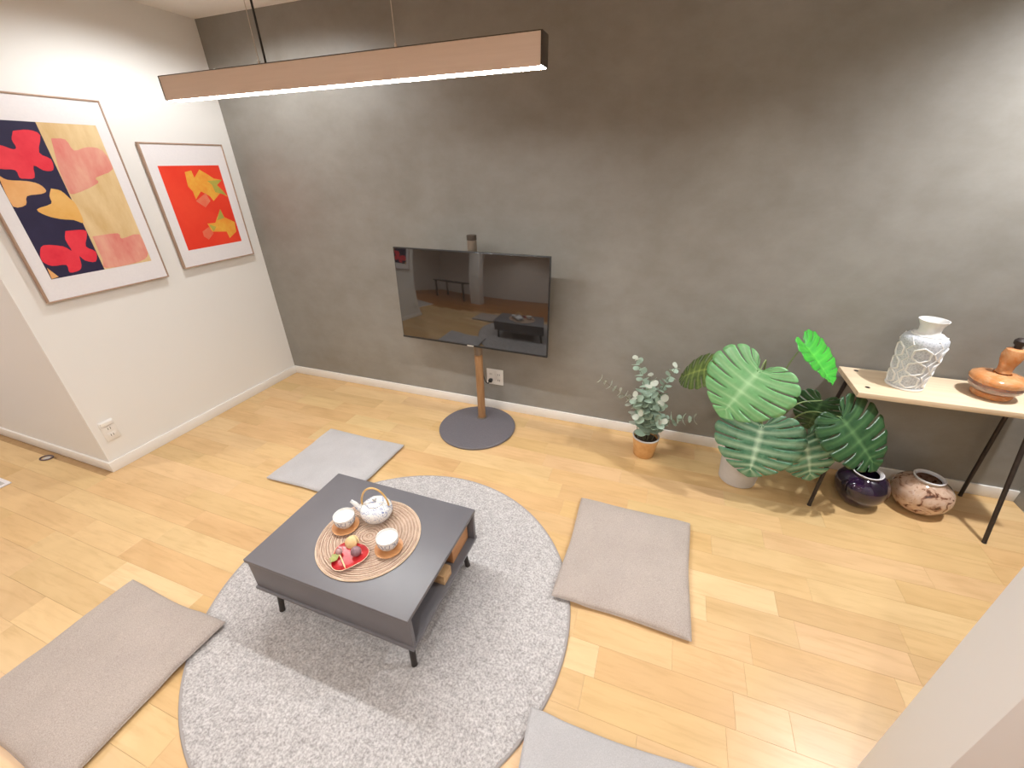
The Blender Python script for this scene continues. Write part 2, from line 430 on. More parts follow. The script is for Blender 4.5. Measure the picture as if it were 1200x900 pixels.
part('housing', (-TW, -.003, -TH), (TW, .012, TH), M['black'], tv, .003)
part('back_box', (-TW * .75, .012, -TH * .8), (TW * .75, .030, TH * .35), M['black'], tv, .005)
part('screen', (-TW + .006, -.005, -TH + .012), (TW - .006, -.0032, TH - .006), M['screen'], tv, .0004)
part('bezel_strip', (-TW, -.006, -TH), (TW, -.0032, -TH + .0115), M['black'], tv, .0008)
obj('logo_mark', box(NB(), (-.022, -.0072, -TH + .002), (.022, -.0062, -TH + .0095), .0003), M['silver'], tv)

# ------------------------------------------------------------------ sockets
so = thing('wall_outlet', (1.90, -.0005, .258), 'white socket plate on grey wall behind the television pole', 'outlet')
part('plate', (-.062, -.007, -.06), (.062, 0, .06), M['switch_white'], so, .003)
for dx in (-.03, .03):
    part('socket', (dx - .02, -.0085, -.045), (dx + .02, -.0072, .045), M['switch_white'], so, .0006)
    for dz in (-.022, .022):
        for ex in (-.006, .006): part('slot', (dx + ex - .0012, -.0092, dz - .007), (dx + ex + .0012, -.0086, dz + .007), M['hole'], so, 0)
pl = thing('power_plug', (1.873, -.0102, .236), 'black power plug and cord in the socket behind pole', 'plug')
obj('plug_body', box(NB(), (-.013, -.03, -.011), (.013, 0, .011), .004), M['black'], pl)
obj('cord', tube(NB(), spline([(0, -.028, -.004), (-.010, -.042, -.010), (-.024, -.052, .012), (-.026, -.075, .08), (-.022, -.100, .22), (-.018, -.120, .38)], 8), .0035, 8), M['black'], pl)
sl = thing('wall_outlet', (.0005, -1.338, .25), 'white socket plate on white wall near the outer corner', 'outlet')
part('plate', (0, -.036, -.062), (.007, .036, .062), M['switch_white'], sl, .003)
part('hood', (.007, -.03, .035), (.016, .03, .058), M['switch_white'], sl, .002)
for dz in (-.03, .012):
    part('socket', (.0072, -.02, dz - .016), (.0085, .02, dz + .016), M['switch_white'], sl, .0006)
    for ey in (-.006, .006): part('slot', (.0086, ey - .0012, dz - .007), (.0092, ey + .0012, dz + .007), M['hole'], sl, 0)

# ------------------------------------------------------------------ framed prints on the white wall
def flat(name, mm, parent, pts, x, org):
    from mathutils.geometry import tessellate_polygon
    bm = NB(); vs = [bm.verts.new((x, p[0] - org[1], p[1] - org[2])) for p in pts]
    for tri in tessellate_polygon([[Vector((p[0], p[1], 0)) for p in pts]]):
        try: bm.faces.new([vs[i] for i in tri])
        except ValueError: pass
    o = obj(name, bm, mm, parent, smooth=False)
    if o.data.polygons[0].normal.x < 0: o.data.flip_normals()
    return o
def art(name, a, b, scale, stretch=None, rough=.7):
    return noisy(name, a, b, scale, rough, stretch)
M['navy'] = art('navy_silk', (.014, .010, .045), (.022, .016, .06), 8)
M['gold'] = art('gold_silk', (.66, .44, .20), (.82, .63, .36), 5, (1, 3, 1), .45)
M['crimson'] = art('crimson_dye', (.72, .018, .045), (.86, .05, .075), 9)
M['pinkred'] = art('pink_dye', (.70, .20, .17), (.78, .40, .30), 6, (1, 2.5, 1))
M['ochre'] = art('ochre_dye', (.74, .38, .08), (.86, .52, .17), 9)
M['orange_dye'] = art('orange_dye', (.74, .33, .10), (.84, .48, .2), 9)
M['vermilion'] = art('vermilion_silk', (.78, .032, .012), (.86, .06, .022), 4)
M['yellow'] = art('yellow_dye', (.82, .28, .03), (.85, .46, .06), 16)
M['leafgreen'] = art('green_dye', (.36, .36, .07), (.55, .42, .07), 16)
M['rose'] = art('rose_dye', (.78, .12, .06), (.80, .22, .12), 16)
M['acrylic'] = mat('clear_glazing', (1, 1, 1), .03)
def framed(y0, y1, z0, z1, a0, a1, b0, b1, label, ground):
    org = Vector((.0, (y0 + y1) / 2, (z0 + z1) / 2))
    t = thing('framed_print', (0.0005, org.y, org.z), label, 'picture', 'framed prints on the white wall')
    hy_, hz_ = (y1 - y0) / 2, (z1 - z0) / 2; fw_ = .007; X0, X1 = .008, .030
    part('frame_rail', (X0, -hy_, hz_ - fw_), (X1, hy_, hz_), M['frame_wood'], t, .001)
    part('frame_rail', (X0, -hy_, -hz_), (X1, hy_, -hz_ + fw_), M['frame_wood'], t, .001)
    part('frame_stile', (X0, -hy_, -hz_ + fw_), (X1, -hy_ + fw_, hz_ - fw_), M['frame_wood'], t, .001)
    part('frame_stile', (X0, hy_ - fw_, -hz_ + fw_), (X1, hy_, hz_ - fw_), M['frame_wood'], t, .001)
    part('mat_board', (X0 + .004, -hy_ + fw_, -hz_ + fw_), (X1 - .005, hy_ - fw_, hz_ - fw_), M['mat_board'], t, 0)
    part('hanger', (0, -.03, hz_ * .6), (X0, .03, hz_ * .6 + .03), M['steel'], t, .001)
    p = flat('print', ground, t, [(a0, b0), (a1, b0), (a1, b1), (a0, b1)], X1 - .0046, org)
    return t, p, org, X1
f1, p1, o1, x1 = framed(-1.311, -.717, 1.003, 1.914, -1.252, -.777, 1.112, 1.801, 'large framed print of red butterflies on navy and gold', M['navy'])
flat('gold_ground', M['gold'], p1, [(-1.02, 1.112), (-.777, 1.112), (-.777, 1.801), (-1.02, 1.801)], x1 - .0043, o1)
A1 = dict(
 red_butterfly=[(-1.117, 1.76), (-1.06, 1.767), (-1.025, 1.747), (-1.06, 1.674), (-1.027, 1.646), (-1.038, 1.599), (-1.076, 1.598), (-1.104, 1.619), (-1.122, 1.568), (-1.159, 1.565), (-1.176, 1.57), (-1.178, 1.601), (-1.227, 1.607), (-1.246, 1.629), (-1.224, 1.697), (-1.186, 1.702), (-1.149, 1.686), (-1.134, 1.695), (-1.136, 1.725)],
 ochre_butterfly=[(-1.244, 1.585), (-1.221, 1.562), (-1.159, 1.555), (-1.118, 1.54), (-1.103, 1.51), (-1.128, 1.497), (-1.183, 1.491), (-1.203, 1.454), (-1.25, 1.451), (-1.25, 1.523)],
 ochre_leaf=[(-1.081, 1.519), (-1.047, 1.507), (-1.026, 1.471), (-1.012, 1.439), (-1.015, 1.355), (-1.051, 1.37), (-1.1, 1.38), (-1.148, 1.401), (-1.172, 1.432), (-1.109, 1.452), (-1.101, 1.486)],
 lower_red_butterfly=[(-1.106, 1.324), (-1.029, 1.319), (-1.027, 1.291), (-1.053, 1.24), (-1.022, 1.207), (-1.042, 1.159), (-1.085, 1.173), (-1.099, 1.198), (-1.108, 1.155), (-1.127, 1.131), (-1.17, 1.129), (-1.168, 1.167), (-1.223, 1.173), (-1.25, 1.201), (-1.242, 1.24), (-1.215, 1.272), (-1.144, 1.255), (-1.119, 1.229), (-1.123, 1.284)],
 orange_wing=[(-1.246, 1.169), (-1.22, 1.118), (-1.25, 1.114)],
 pink_bloom=[(-.989, 1.735), (-.934, 1.732), (-.918, 1.685), (-.856, 1.701), (-.794, 1.687), (-.779, 1.6), (-.876, 1.56), (-.877, 1.534), (-1.0, 1.489), (-1.017, 1.515), (-1.013, 1.608)],
 lower_pink_bloom=[(-1.006, 1.283), (-.887, 1.283), (-.878, 1.253), (-.783, 1.263), (-.779, 1.157), (-.841, 1.119), (-1.008, 1.117), (-1.009, 1.164)])
MM = dict(red_butterfly='crimson', ochre_butterfly='orange_dye', ochre_leaf='ochre', lower_red_butterfly='crimson', orange_wing='orange_dye', pink_bloom='pinkred', lower_pink_bloom='pinkred')
def rounded(P, n=4):
    Q = [Vector((*p, 0)) for p in P]; Q = Q + [Q[0]]
    return [(v.x, v.y) for v in spline(Q, n)[:-1]]
def clampf(P, a0, a1, b0, b1): return [(min(max(x, a0), a1), min(max(y, b0), b1)) for x, y in P]
for kx, (nm, P) in enumerate(A1.items()):
    flat(nm.replace('lower_', ''), M[MM[nm]], p1, clampf(rounded(P, 3) if 'wing' not in nm else P, -1.2515, -.7775, 1.1125, 1.8005), x1 - .0040 + kx * 1e-5, o1)
f2, p2, o2, x2 = framed(-.609, -.092, 1.026, 1.733, -.545, -.158, 1.130, 1.612, 'smaller framed print of yellow flowers on vermilion red', M['vermilion'])
A2 = dict(
 yellow_flower=([(-.397, 1.577), (-.353, 1.585), (-.348, 1.544), (-.299, 1.589), (-.247, 1.555), (-.221, 1.535), (-.167, 1.524), (-.212, 1.496), (-.181, 1.456), (-.160, 1.419), (-.207, 1.447), (-.271, 1.402), (-.287, 1.433), (-.336, 1.464), (-.385, 1.42), (-.388, 1.467), (-.408, 1.496)], 'yellow'),
 lower_yellow_flower=([(-.244, 1.35), (-.233, 1.298), (-.167, 1.259), (-.178, 1.196), (-.241, 1.162), (-.249, 1.206), (-.351, 1.219), (-.365, 1.272), (-.309, 1.27)], 'yellow'),
 green_leaf=([(-.27, 1.523), (-.167, 1.524), (-.212, 1.496), (-.166, 1.43), (-.24, 1.454), (-.246, 1.498)], 'leafgreen'),
 lower_green_leaf=([(-.244, 1.35), (-.235, 1.293), (-.292, 1.284)], 'leafgreen'),
 lowest_green_leaf=([(-.356, 1.266), (-.312, 1.245), (-.34, 1.218)], 'leafgreen'),
 rose_petal=([(-.389, 1.411), (-.308, 1.453), (-.293, 1.404), (-.34, 1.368)], 'rose'),
 lower_rose_petal=([(-.415, 1.228), (-.362, 1.251), (-.344, 1.208), (-.391, 1.174), (-.416, 1.198)], 'rose'))
for kx, (nm, (P, mm)) in enumerate(A2.items()):
    flat(nm.replace('lower_', '').replace('lowest_', ''), M[mm], p2, P, x2 - .0042 + kx * 4e-5, o2)

# ------------------------------------------------------------------ pendant lamp
LX0, LX1, LY, LZ0, LZ1 = 1.246, 2.579, -1.2, 1.799, 1.868
LC = (LX0 + LX1) / 2; hl = (LX1 - LX0) / 2
t = thing('pendant_lamp', (LC, LY, LZ0), 'long champagne linear pendant lamp hung from the ceiling', 'pendant lamp')
lw = .023; lh = LZ1 - LZ0
part('side_shell', (-hl + .004, -lw - .0025, .0), (hl - .004, -lw, lh - .002), M['champagne'], t, .0008)
part('side_shell', (-hl + .004, lw, .0), (hl - .004, lw + .0025, lh - .002), M['champagne'], t, .0008)
part('top_channel', (-hl + .004, -lw - .003, lh - .002), (hl - .004, lw + .003, lh), M['dark_bronze'], t, .0005)
part('inner_channel', (-hl + .004, -lw, .012), (hl - .004, lw, lh - .002), M['dark_bronze'], t, .0005)
for s in (-1, 1):
    a, b = sorted((s * hl, s * (hl - .004)))
    part('end_cap', (a, -lw - .003, .002), (b, lw + .003, lh), M['dark_bronze'], t, .001)
part('diffuser', (-hl + .004, -lw, .001), (hl - .004, lw, .0115), M['led'], t, .001)
zc = ZC - LZ0
obj('power_cable', tube(NB(), [(1.698 - LC, 0, lh - .001), (1.698 - LC, 0, zc - .02)], .0032, 8), M['black'], t)
for wx in (1.672, 2.162):
    obj('hanging_wire', tube(NB(), [(wx - LC, 0, lh - .001), (wx - LC, 0, zc - .02)], .0012, 6), M['steel'], t)
    cyl('wire_ferrule', .004, lh, lh + .014, M['steel'], t, wx - LC, 0, .001, 12)
for wx in (1.685, 2.162): cyl('ceiling_canopy', .045, zc - .022, zc - .0005, M['switch_white'], t, wx - LC, 0, .003)

# ------------------------------------------------------------------ pine bench
SX0, SX1, SY0, SY1, ST1 = 3.842, 4.60, -.312, -.018, .640
sh = thing('pine_bench', ((SX0 + SX1) / 2, (SY0 + SY1) / 2, 0), 'pale pine plank bench on thin dark splayed legs', 'bench')
bo = Vector(sh.location)
part('seat_board', (SX0 - bo.x, SY0 - bo.y, ST1 - .026), (SX1 - bo.x, SY1 - bo.y, ST1), M['pine'], sh, .002)
legs = [((3.87, -.27), (3.806, -.383)), ((4.48, -.28), (4.504, -.394)), ((4.535, -.06), (4.566, -.045)), ((3.885, -.06), (3.83, -.045))]
for (a, b), (c, d) in legs:
    l = obj('leg', tube(NB(), [(a - bo.x, b - bo.y, ST1 - .0262), (c - bo.x, d - bo.y, .002)], [.0095, .0085], 12), M['leg_black'], sh)
    cyl('foot_pad', .0095, 0.0003, .006, M['black'], l, c - bo.x, d - bo.y, .001, 12)
    cyl('mount_plate', .02, ST1 - .029, ST1 - .0262, M['leg_black'], l, a - bo.x, b - bo.y, .0005, 16)
for x, y in ((3.905, -.055), (3.896, -.245), (4.53, -.055), (4.53, -.245)):
    cyl('screw_cap', .010, ST1, ST1 + .0012, M['leg_black'], sh, x - bo.x, y - bo.y, .0004, 16)

# ------------------------------------------------------------------ vase with lace relief on the bench
m = M['lace'] = mat('blue_grey_lace_porcelain', (.5, .52, .56), .5)
vo = nd(m, 'ShaderNodeTexVoronoi', feature='DISTANCE_TO_EDGE'); vo.inputs['Scale'].default_value = 95
tc = nd(m, 'ShaderNodeTexCoord'); lk(m, tc.outputs['Object'], vo.inputs['Vector'])
setc(m, ramp(m, vo.outputs['Distance'], [(.04, (.62, .64, .68)), (.25, (.46, .485, .53))])); bump(m, vo.outputs['Distance'], .2, .001)
M['porcelain'] = noisy('white_porcelain', (.80, .79, .77), (.85, .84, .82), 20, .2)
va = thing('lace_vase', (4.060, -.165, ST1), 'white and blue grey vase with hexagon lace relief on bench', 'vase')
vprof = [(.064, .006), (.069, .05), (.0745, .12), (.080, .19), (.082, .22), (.079, .238), (.068, .25), (.05, .2555)]
def vr(z):
    for (a, za), (b, zb) in zip(vprof, vprof[1:]):
        if za <= z <= zb: return a + (b - a) * (z - za) / (zb - za)
    return vprof[0][0]
obj('body', lathe(NB(), [(0, .001), (.058, .001), (.064, .006)] + vprof[1:] + [(.046, .2555), (.045, .2), (.055, .1), (.05, .02), (0, .015)], 56), M['lace'], va)
obj('neck', lathe(NB(), [(.050, .256), (.050, .260), (.041, .264), (.038, .275), (.041, .295), (.052, .318), (.053, .3215), (.049, .3215), (.038, .296), (.034, .275), (.036, .258)], 48), M['porcelain'], va)
obj('foot_ring', lathe(NB(), [(.0645, .0005), (.070, .0005), (.072, .005), (.070, .011), (.066, .011)], 56), M['porcelain'], va)
obj('shoulder_ring', tube(NB(), [(.0535 * math.cos(a), .0535 * math.sin(a), .2555) for a in [2 * PI * k / 48 for k in range(48)]], .0042, 8, True), M['porcelain'], va)
for q in range(5):
    a0 = 2 * PI * q / 5 - .28 - PI / 2
    for zc_ in (.048, .112, .178):
        P = []
        for k_ in range(24):
            b = 2 * PI * k_ / 24; rad = .031 * (1 - .07 * math.cos(6 * b))
            z = zc_ + rad * math.sin(b); r = vr(z) + .001; a = a0 + rad * math.cos(b) / r
            P.append((r * math.cos(a), r * math.sin(a), z))
        obj('hexagon_relief', tube(NB(), P, .0042, 6, True), M['porcelain'], va)
        r = vr(zc_) - .002
        t_ = NB(); bmesh.ops.create_uvsphere(t_, u_segments=10, v_segments=6, radius=.012)
        for v in t_.verts: v.co = Vector((r * math.cos(a0), r * math.sin(a0), zc_)) + Matrix.Rotation(a0, 3, 'Z') @ Vector((v.co.x * .3, v.co.y, v.co.z))
        obj('boss_relief', t_, M['lace'], va)
    P = []
    for k_ in range(9):
        z = .016 + .03 * k_ * .97; r = vr(min(z, .245)) + .001; a = a0 + 2 * PI / 10 + (.13 if k_ % 2 else -.13)
        P.append((r * math.cos(a), r * math.sin(a), min(z, .246)))
    obj('zigzag_relief', tube(NB(), P, .003, 6), M['porcelain'], va)

# ------------------------------------------------------------------ orange blown glass lamp on the bench
def glass(name, col, rough=.05, trans=.75, **kw):
    return mat(name, col, rough, **{'Transmission Weight': trans, 'IOR': 1.45, **kw})
M['amber'] = glass('amber_orange_glass', (.85, .36, .13), .15, .35)
M['smoke'] = glass('pale_pink_glass', (.80, .64, .56), .08, .7)
for nm in ('amber', 'smoke'):
    m = M[nm]; n_ = noise(m, 14, 3, .6, dist=2)
    setc(m, ramp(m, n_, [(.35, (.82, .32, .10)), (.65, (.90, .52, .26))] if nm == 'amber' else [(.3, (.66, .50, .43)), (.7, (.86, .72, .64))]))
dc = thing('glass_decanter', (4.372, -.165, ST1), 'orange and pink blown glass decanter with amber neck on bench', 'decanter')
obj('base', lathe(NB(), [(0, .0005), (.058, .0005), (.066, .006), (.069, .016), (.064, .026), (0, .027)], 48), M['amber'], dc)
obj('body', lathe(NB(), [(.05, .0275), (.072, .031), (.086, .045), (.089, .058), (.083, .068), (.06, .072)], 48), M['smoke'], dc)
obj('flange', lathe(NB(), [(.055, .069), (.086, .069), (.094, .076), (.096, .086), (.090, .097), (.07, .105), (.045, .110), (.03, .112), (.03, .08)], 48), M['amber'], dc)
obj('neck', lathe(NB(), [(.022, .112), (.027, .118), (.024, .13), (.026, .15), (.033, .175), (.036, .20), (.030, .222), (.02, .228), (0, .229)], 36), M['amber'], dc)
obj('stopper', lathe(NB(), [(.012, .2292), (.013, .24), (.020, .248), (.021, .262), (.013, .272), (0, .274)], 28), M['leg_black'], dc)

# ------------------------------------------------------------------ glass bowls under the bench
m = M['plum'] = mat('plum_black_glass', (.012, .006, .018), .06, IOR=1.55, **{'Coat Weight': .6, 'Coat Roughness': .03})
setc(m, ramp(m, noise(m, 12, 3), [(.4, (.008, .004, .012)), (.7, (.03, .010, .045))]))
db = thing('plum_glass_vase', (4.035, -.265, 0), 'squat dark plum glass vase with pale rim under bench', 'vase')
dprof = [(0, .0008), (.058, .0008), (.066, .006), (.088, .035), (.108, .072), (.115, .105), (.110, .137), (.092, .163), (.068, .177), (.058, .183)]
obj('body', lathe(NB(), dprof + [(.052, .183), (.062, .172), (.086, .157), (.103, .133), (.108, .105), (.1, .072), (.08, .035), (.05, .012), (0, .012)], 56), M['plum'], db)
M['rim_glass'] = mat('pale_glass_rim', (.75, .74, .76), .12)
setc(M['rim_glass'], ramp(M['rim_glass'], noise(M['rim_glass'], 30), [(.3, (.70, .69, .72)), (.7, (.82, .81, .83))]))
obj('rim', lathe(NB(), [(.0515, .1832), (.0585, .1832), (.066, .190), (.067, .194), (.062, .195), (.054, .188)], 56), M['rim_glass'], db)
m = M['tortoise'] = mat('mottled_brown_glass', (.6, .4, .3), .1, **{'Transmission Weight': .25, 'IOR': 1.45, 'Coat Weight': .5})
n_ = noise(m, 17, 4, .55, dist=1.6)
c_ = ramp(m, n_, [(.30, (.06, .03, .02)), (.38, (.30, .13, .08)), (.44, (.74, .50, .36)), (.62, (.84, .62, .48)), (.74, (.42, .20, .13))])
setc(m, c_)
tb = thing('mottled_glass_vase', (4.305, -.215, 0), 'squat brown mottled glass vase with white rim under bench', 'vase')
tprof = [(0, .0008), (.062, .0008), (.072, .006), (.098, .03), (.118, .066), (.123, .098), (.115, .13), (.094, .156), (.064, .172), (.056, .178)]
obj('body', lathe(NB(), tprof + [(.050, .178), (.058, .168), (.088, .15), (.108, .127), (.116, .098), (.11, .066), (.09, .032), (.06, .012), (0, .012)], 56), M['tortoise'], tb)
obj('rim', lathe(NB(), [(.0495, .1782), (.0565, .1782), (.062, .185), (.063, .191), (.057, .193), (.051, .186)], 56), M['rim_glass'], tb)

# ------------------------------------------------------------------ monstera
def leafmat(name, dark, light, vein, mott=.5, rough=.35):
    m = mat(name, dark, rough)
    at = nd(m, 'ShaderNodeAttribute'); at.attribute_name = 'vein'
    n = noise(m, 34, 4, .6, dist=1.0)
    b = mixc(m, mott, ramp(m, noise(m, 11, 3), [(.3, dark), (.7, light)]), ramp(m, n, [(.4, dark), (.6, light)]))
    setc(m, mixc(m, at.outputs['Fac'], b, vein)); return m
M['leaf_mint'] = leafmat('mint_green_leaf', (.115, .33, .115), (.20, .46, .185), (.42, .68, .36), .3)
M['leaf_bright'] = leafmat('bright_green_leaf', (.03, .34, .03), (.06, .50, .04), (.14, .62, .08), .2)
M['leaf_varieg'] = leafmat('silvery_green_leaf', (.035, .14, .07), (.12, .28, .16), (.52, .70, .50), .5)
M['leaf_dark'] = leafmat('dark_green_leaf', (.012, .048, .016), (.035, .105, .035), (.11, .22, .085), .4)
M['leaf_olive'] = leafmat('olive_green_leaf', (.025, .055, .012), (.10, .15, .03), (.26, .32, .08), .5)
M['stem_green'] = noisy('green_stem', (.16, .24, .08), (.25, .33, .13), 12, .5)
def monstera_leaf(J, tip, N, mm, parent, org, wid=.62, lobes=7, fold=.12, droop=.18, gap=.34, vw=5.5):
    J = Vector(J); T = Vector(tip) - J; L = T.length; T.normalize()
    N = Vector(N); N = (N - T * N.dot(T)).normalized(); Sd = T.cross(N)
    bm = NB(); va_ = bm.verts.layers.float.new('vein')
    NU, NV = 10, 6
    # outline of a half heart as a function of q in 0 (notch) .. 1 (tip): along, across
    O = [Vector((.0, .03, 0)), Vector((-.17, .13, 0)), Vector((-.23, .33, 0)), Vector((-.14, .53, 0)), Vector((.06, .65, 0)), Vector((.30, .665, 0)), Vector((.54, .58, 0)), Vector((.76, .42, 0)), Vector((.91, .22, 0)), Vector((1.02, .0, 0))]
    S_ = spline(O, 12)
    def out(q):
        f = max(0, min(1, q)) * (len(S_) - 1); i = min(int(f), len(S_) - 2); return S_[i].lerp(S_[i + 1], f - i)
    def pt(side, u, q):
        o_ = out(q); m0 = smooth01(.18, 1, q) * .86 + .0
        mid = Vector((m0, 0, 0)); c = mid.lerp(o_, u)
        c.x += .07 * math.sin(PI * u) * (1 - q) - .05 * u * (1 - u)
        a, b = c.x, c.y * wid / .62
        h = fold * b * (1 - .6 * abs(b)) - droop * max(0, a) ** 2 - .12 * b * b + .012 * math.sin(PI * 2 * q * lobes) * u
        return J + (T * a + Sd * side * b + N * h) * L
    for side in (-1, 1):
        for kx in range(lobes):
            q0, q1 = kx / lobes, (kx + 1) / lobes; qc = (q0 + q1) / 2; wq = q1 - q0
            G_ = {}
            for i in range(NU + 1):
                u = i / NU
                g = gap * smooth01(.30, .55, u)
                rnd = 1 - .55 * smooth01(.86, 1.0, u) * .6
                for j in range(NV + 1):
                    w = j / NV - .5
                    uu = u * (1 - .045 * (2 * abs(w)) ** 3 * smooth01(.5, 1, u))
                    lo_g = g if kx > 0 else g * .2; hi_g = g if kx < lobes - 1 else 0
                    wq_ = w * (1 - (lo_g if w < 0 else hi_g))
                    v = bm.verts.new(pt(side, uu, qc + wq_ * wq))
                    v[va_] = max(0, 1 - abs(w) * vw) * (.7 - .4 * u) + (1 if u < .02 else 0) * .6
                    G_[i, j] = v
            for i in range(NU):
                for j in range(NV):
                    try: bm.faces.new([G_[i, j], G_[i + 1, j], G_[i + 1, j + 1], G_[i, j + 1]])
                    except ValueError: pass
    bmesh.ops.remove_doubles(bm, verts=list(bm.verts), dist=.0006)
    for v in bm.verts: v.co -= org
    # a thin solid blade
    bm.normal_update()
    lf = obj('leaf', bm, mm, parent, angle=60)
    sm = lf.modifiers.new('blade', 'SOLIDIFY'); sm.thickness = .0009; sm.use_even_offset = False; sm.offset = 0
    return lf
MP = Vector((3.475, -.275, 0))
mo = thing('monstera_plant', MP, 'big monstera plant with split leaves in a pale grey pot', 'potted plant')
M['pot_grey'] = noisy('pale_grey_pot', (.50, .47, .45), (.56, .53, .50), 18, .6)
M['soil'] = noisy('dark_soil', (.03, .02, .012), (.07, .05, .03), 60, .95, bstr=.6)
obj('pot', lathe(NB(), [(0, .001), (.088, .001), (.093, .006), (.106, .19), (.106, .196), (.100, .198), (.098, .19), (.094, .15), (0, .15)], 48), M['pot_grey'], mo)
obj('soil', lathe(NB(), [(0, .166), (.05, .164), (.093, .160), (.093, .151), (0, .151)], 32), M['soil'], mo)
Cm = camo.location
toC = Vector((2.936, -2.418, 1.59))
LV = [  # junction, tip, normal, material, width, fold, droop, root
 ((3.408, -.40, .73), (3.27, -.50, .51), (-.20, -.75, .55), 'leaf_mint', .68, .10, .16),
 ((3.484, -.40, .442), (3.468, -.52, .195), (-.08, -.85, .50), 'leaf_varieg', .68, .10, .16),
 ((3.672, -.40, .415), (3.752, -.47, .208), (.12, -.88, .45), 'leaf_varieg', .58, .10, .15),
 ((3.590, -.25, .820), (3.735, -.33, .675), (.66, -.36, .62), 'leaf_bright', .60, .38, .05),
 ((3.212, -.27, .642), (3.060, -.22, .575), (-.15, -.35, .9), 'leaf_olive', .70, .10, .30),
 ((3.792, -.36, .525), (3.998, -.45, .335), (.35, -.72, .55), 'leaf_dark', .54, .16, .15),
 ((3.775, -.16, .50), (3.742, -.19, .33), (-.3, -.85, .4), 'leaf_dark', .6, .1, .2)]
for kx, (J, T_, N_, mm, wd, fo, dr) in enumerate(LV):
    J = Vector(J)
    monstera_leaf(J, T_, N_, M[mm], mo, MP, wd, 9, fo, dr, .13 if kx != 3 else .06, 3.2 if kx in (1, 2) else 4.5)
    root = MP + Vector(((J.x - MP.x) * .12, (J.y - MP.y) * .12, .155))
    mid = root.lerp(J, .6); mid.z = max(J.z + .02, root.z + (J.z - root.z) * .85) if kx != 3 else J.z - .12
    if kx in (5, 6): mid = root.lerp(J, .55); mid.z = J.z - .02
    P = spline([root - MP, root.lerp(mid, .5) - MP + Vector((0, 0, .03)), mid - MP, J - MP], 8)
    obj('stem', tube(NB(), P, [.0055 - .0028 * i / (len(P) - 1) for i in range(len(P))], 8), M['stem_green'], mo)

# ------------------------------------------------------------------ eucalyptus
EP = Vector((2.962, -.215, 0))
eu = thing('eucalyptus_plant', EP, 'small grey green eucalyptus in a tan pot by grey wall', 'potted plant')
M['tan_pot'] = noisy('tan_cork_pot', (.62, .32, .11), (.76, .46, .20), 26, .75, bstr=.3)
obj('pot', lathe(NB(), [(0, .001), (.055, .001), (.059, .005), (.076, .128), (.070, .128), (.064, .09), (0, .09)], 40), M['tan_pot'], eu)
obj('pot_rim', lathe(NB(), [(.0695, .1285), (.0765, .1285), (.0785, .136), (.0735, .139), (.0695, .135)], 40), M['pot_grey'], eu)
obj('soil', lathe(NB(), [(0, .115), (.068, .110), (.066, .0905), (0, .0905)], 32), M['soil'], eu)
m = M['euc'] = noisy('grey_green_leaf', (.28, .40, .31), (.46, .57, .46), 22, .55)
M['euc_pale'] = noisy('pale_grey_leaf', (.40, .44, .37), (.54, .56, .47), 22, .6)
M['euc_stem'] = noisy('brown_green_stem', (.14, .14, .08), (.24, .22, .14), 22, .6)
def euc_leaf(mm):
    bm = NB(); n_ = 12; R_ = 1.0
    c0 = bm.verts.new((.55, 0, -.05))
    rim = []
    for i in range(n_):
        a = 2 * PI * i / n_; rad = .52 * (1 - .06 * math.cos(a))
        rim.append(bm.verts.new((.55 + rad * math.cos(a), rad * .92 * math.sin(a), .05 * math.cos(2 * a))))
    for i in range(n_): bm.faces.new([c0, rim[i], rim[(i + 1) % n_]])
    bm.normal_update(); bmesh.ops.solidify(bm, geom=list(bm.faces), thickness=.03)
    bmesh.ops.recalc_face_normals(bm, faces=bm.faces)
    me = bpy.data.meshes.new('leaf'); bm.to_mesh(me); bm.free(); me.materials.append(mm)
    me.polygons.foreach_set('use_smooth', [True] * len(me.polygons)); me.set_sharp_from_angle(angle=math.radians(50)); return me
EL = [euc_leaf(M['euc']), euc_leaf(M['euc_pale'])]
rg = random.Random(11)
ST_ = [((2.848, -.23, .632), .046, 0, 11), ((3.055, -.21, .600), .044, 0, 11), ((2.665, -.22, .470), .034, 1, 12), ((3.195, -.24, .315), .042, 0, 10), ((2.945, -.29, .51), .050, 0, 10),
       ((2.870, -.30, .43), .052, 0, 8), ((3.015, -.30, .43), .052, 0, 8), ((2.93, -.15, .50), .048, 0, 8), ((2.905, -.32, .33), .05, 0, 5), ((3.03, -.30, .30), .05, 0, 5)]
for (tip, sz, pale, npair) in ST_:
    tip = Vector(tip) - EP; base = Vector((tip.x * .15, tip.y * .15, .11))
    mid = base.lerp(tip, .5) + Vector((-tip.x * .22, -tip.y * .1, .05))
    P = spline([base, mid, tip], 14)
    obj('stem', tube(NB(), P, [.0028 - .0018 * i / (len(P) - 1) for i in range(len(P))], 6), M['euc_stem'], eu)
    for q in range(npair):
        f = .22 + .78 * (q / (npair - 1)); i = min(int(f * (len(P) - 1)), len(P) - 2); p = P[i].lerp(P[i + 1], f * (len(P) - 1) - i)
        tg = (P[i + 1] - P[i]).normalized(); a0 = q * 1.4 + rg.uniform(-.3, .3)
        s_ = 1.38 * sz * (1 - .44 * f) * rg.uniform(.85, 1.15)
        ort = tg.orthogonal().normalized(); bn = tg.cross(ort)
        for h in (0, PI):
            d = (ort * math.cos(a0 + h) + bn * math.sin(a0 + h)); d = (d + tg * rg.uniform(.15, .6)).normalized()
            zz = (tg - d * tg.dot(d)).normalized(); yy = zz.cross(d)
            Mx = Matrix((d, yy, zz)).transposed().to_4x4(); 
            o = link_mesh('leaf', EL[1] if (pale or f > .99) else EL[0], eu)
            o.matrix_local = Matrix.Translation(p) @ Mx @ Matrix.Scale(s_, 4)

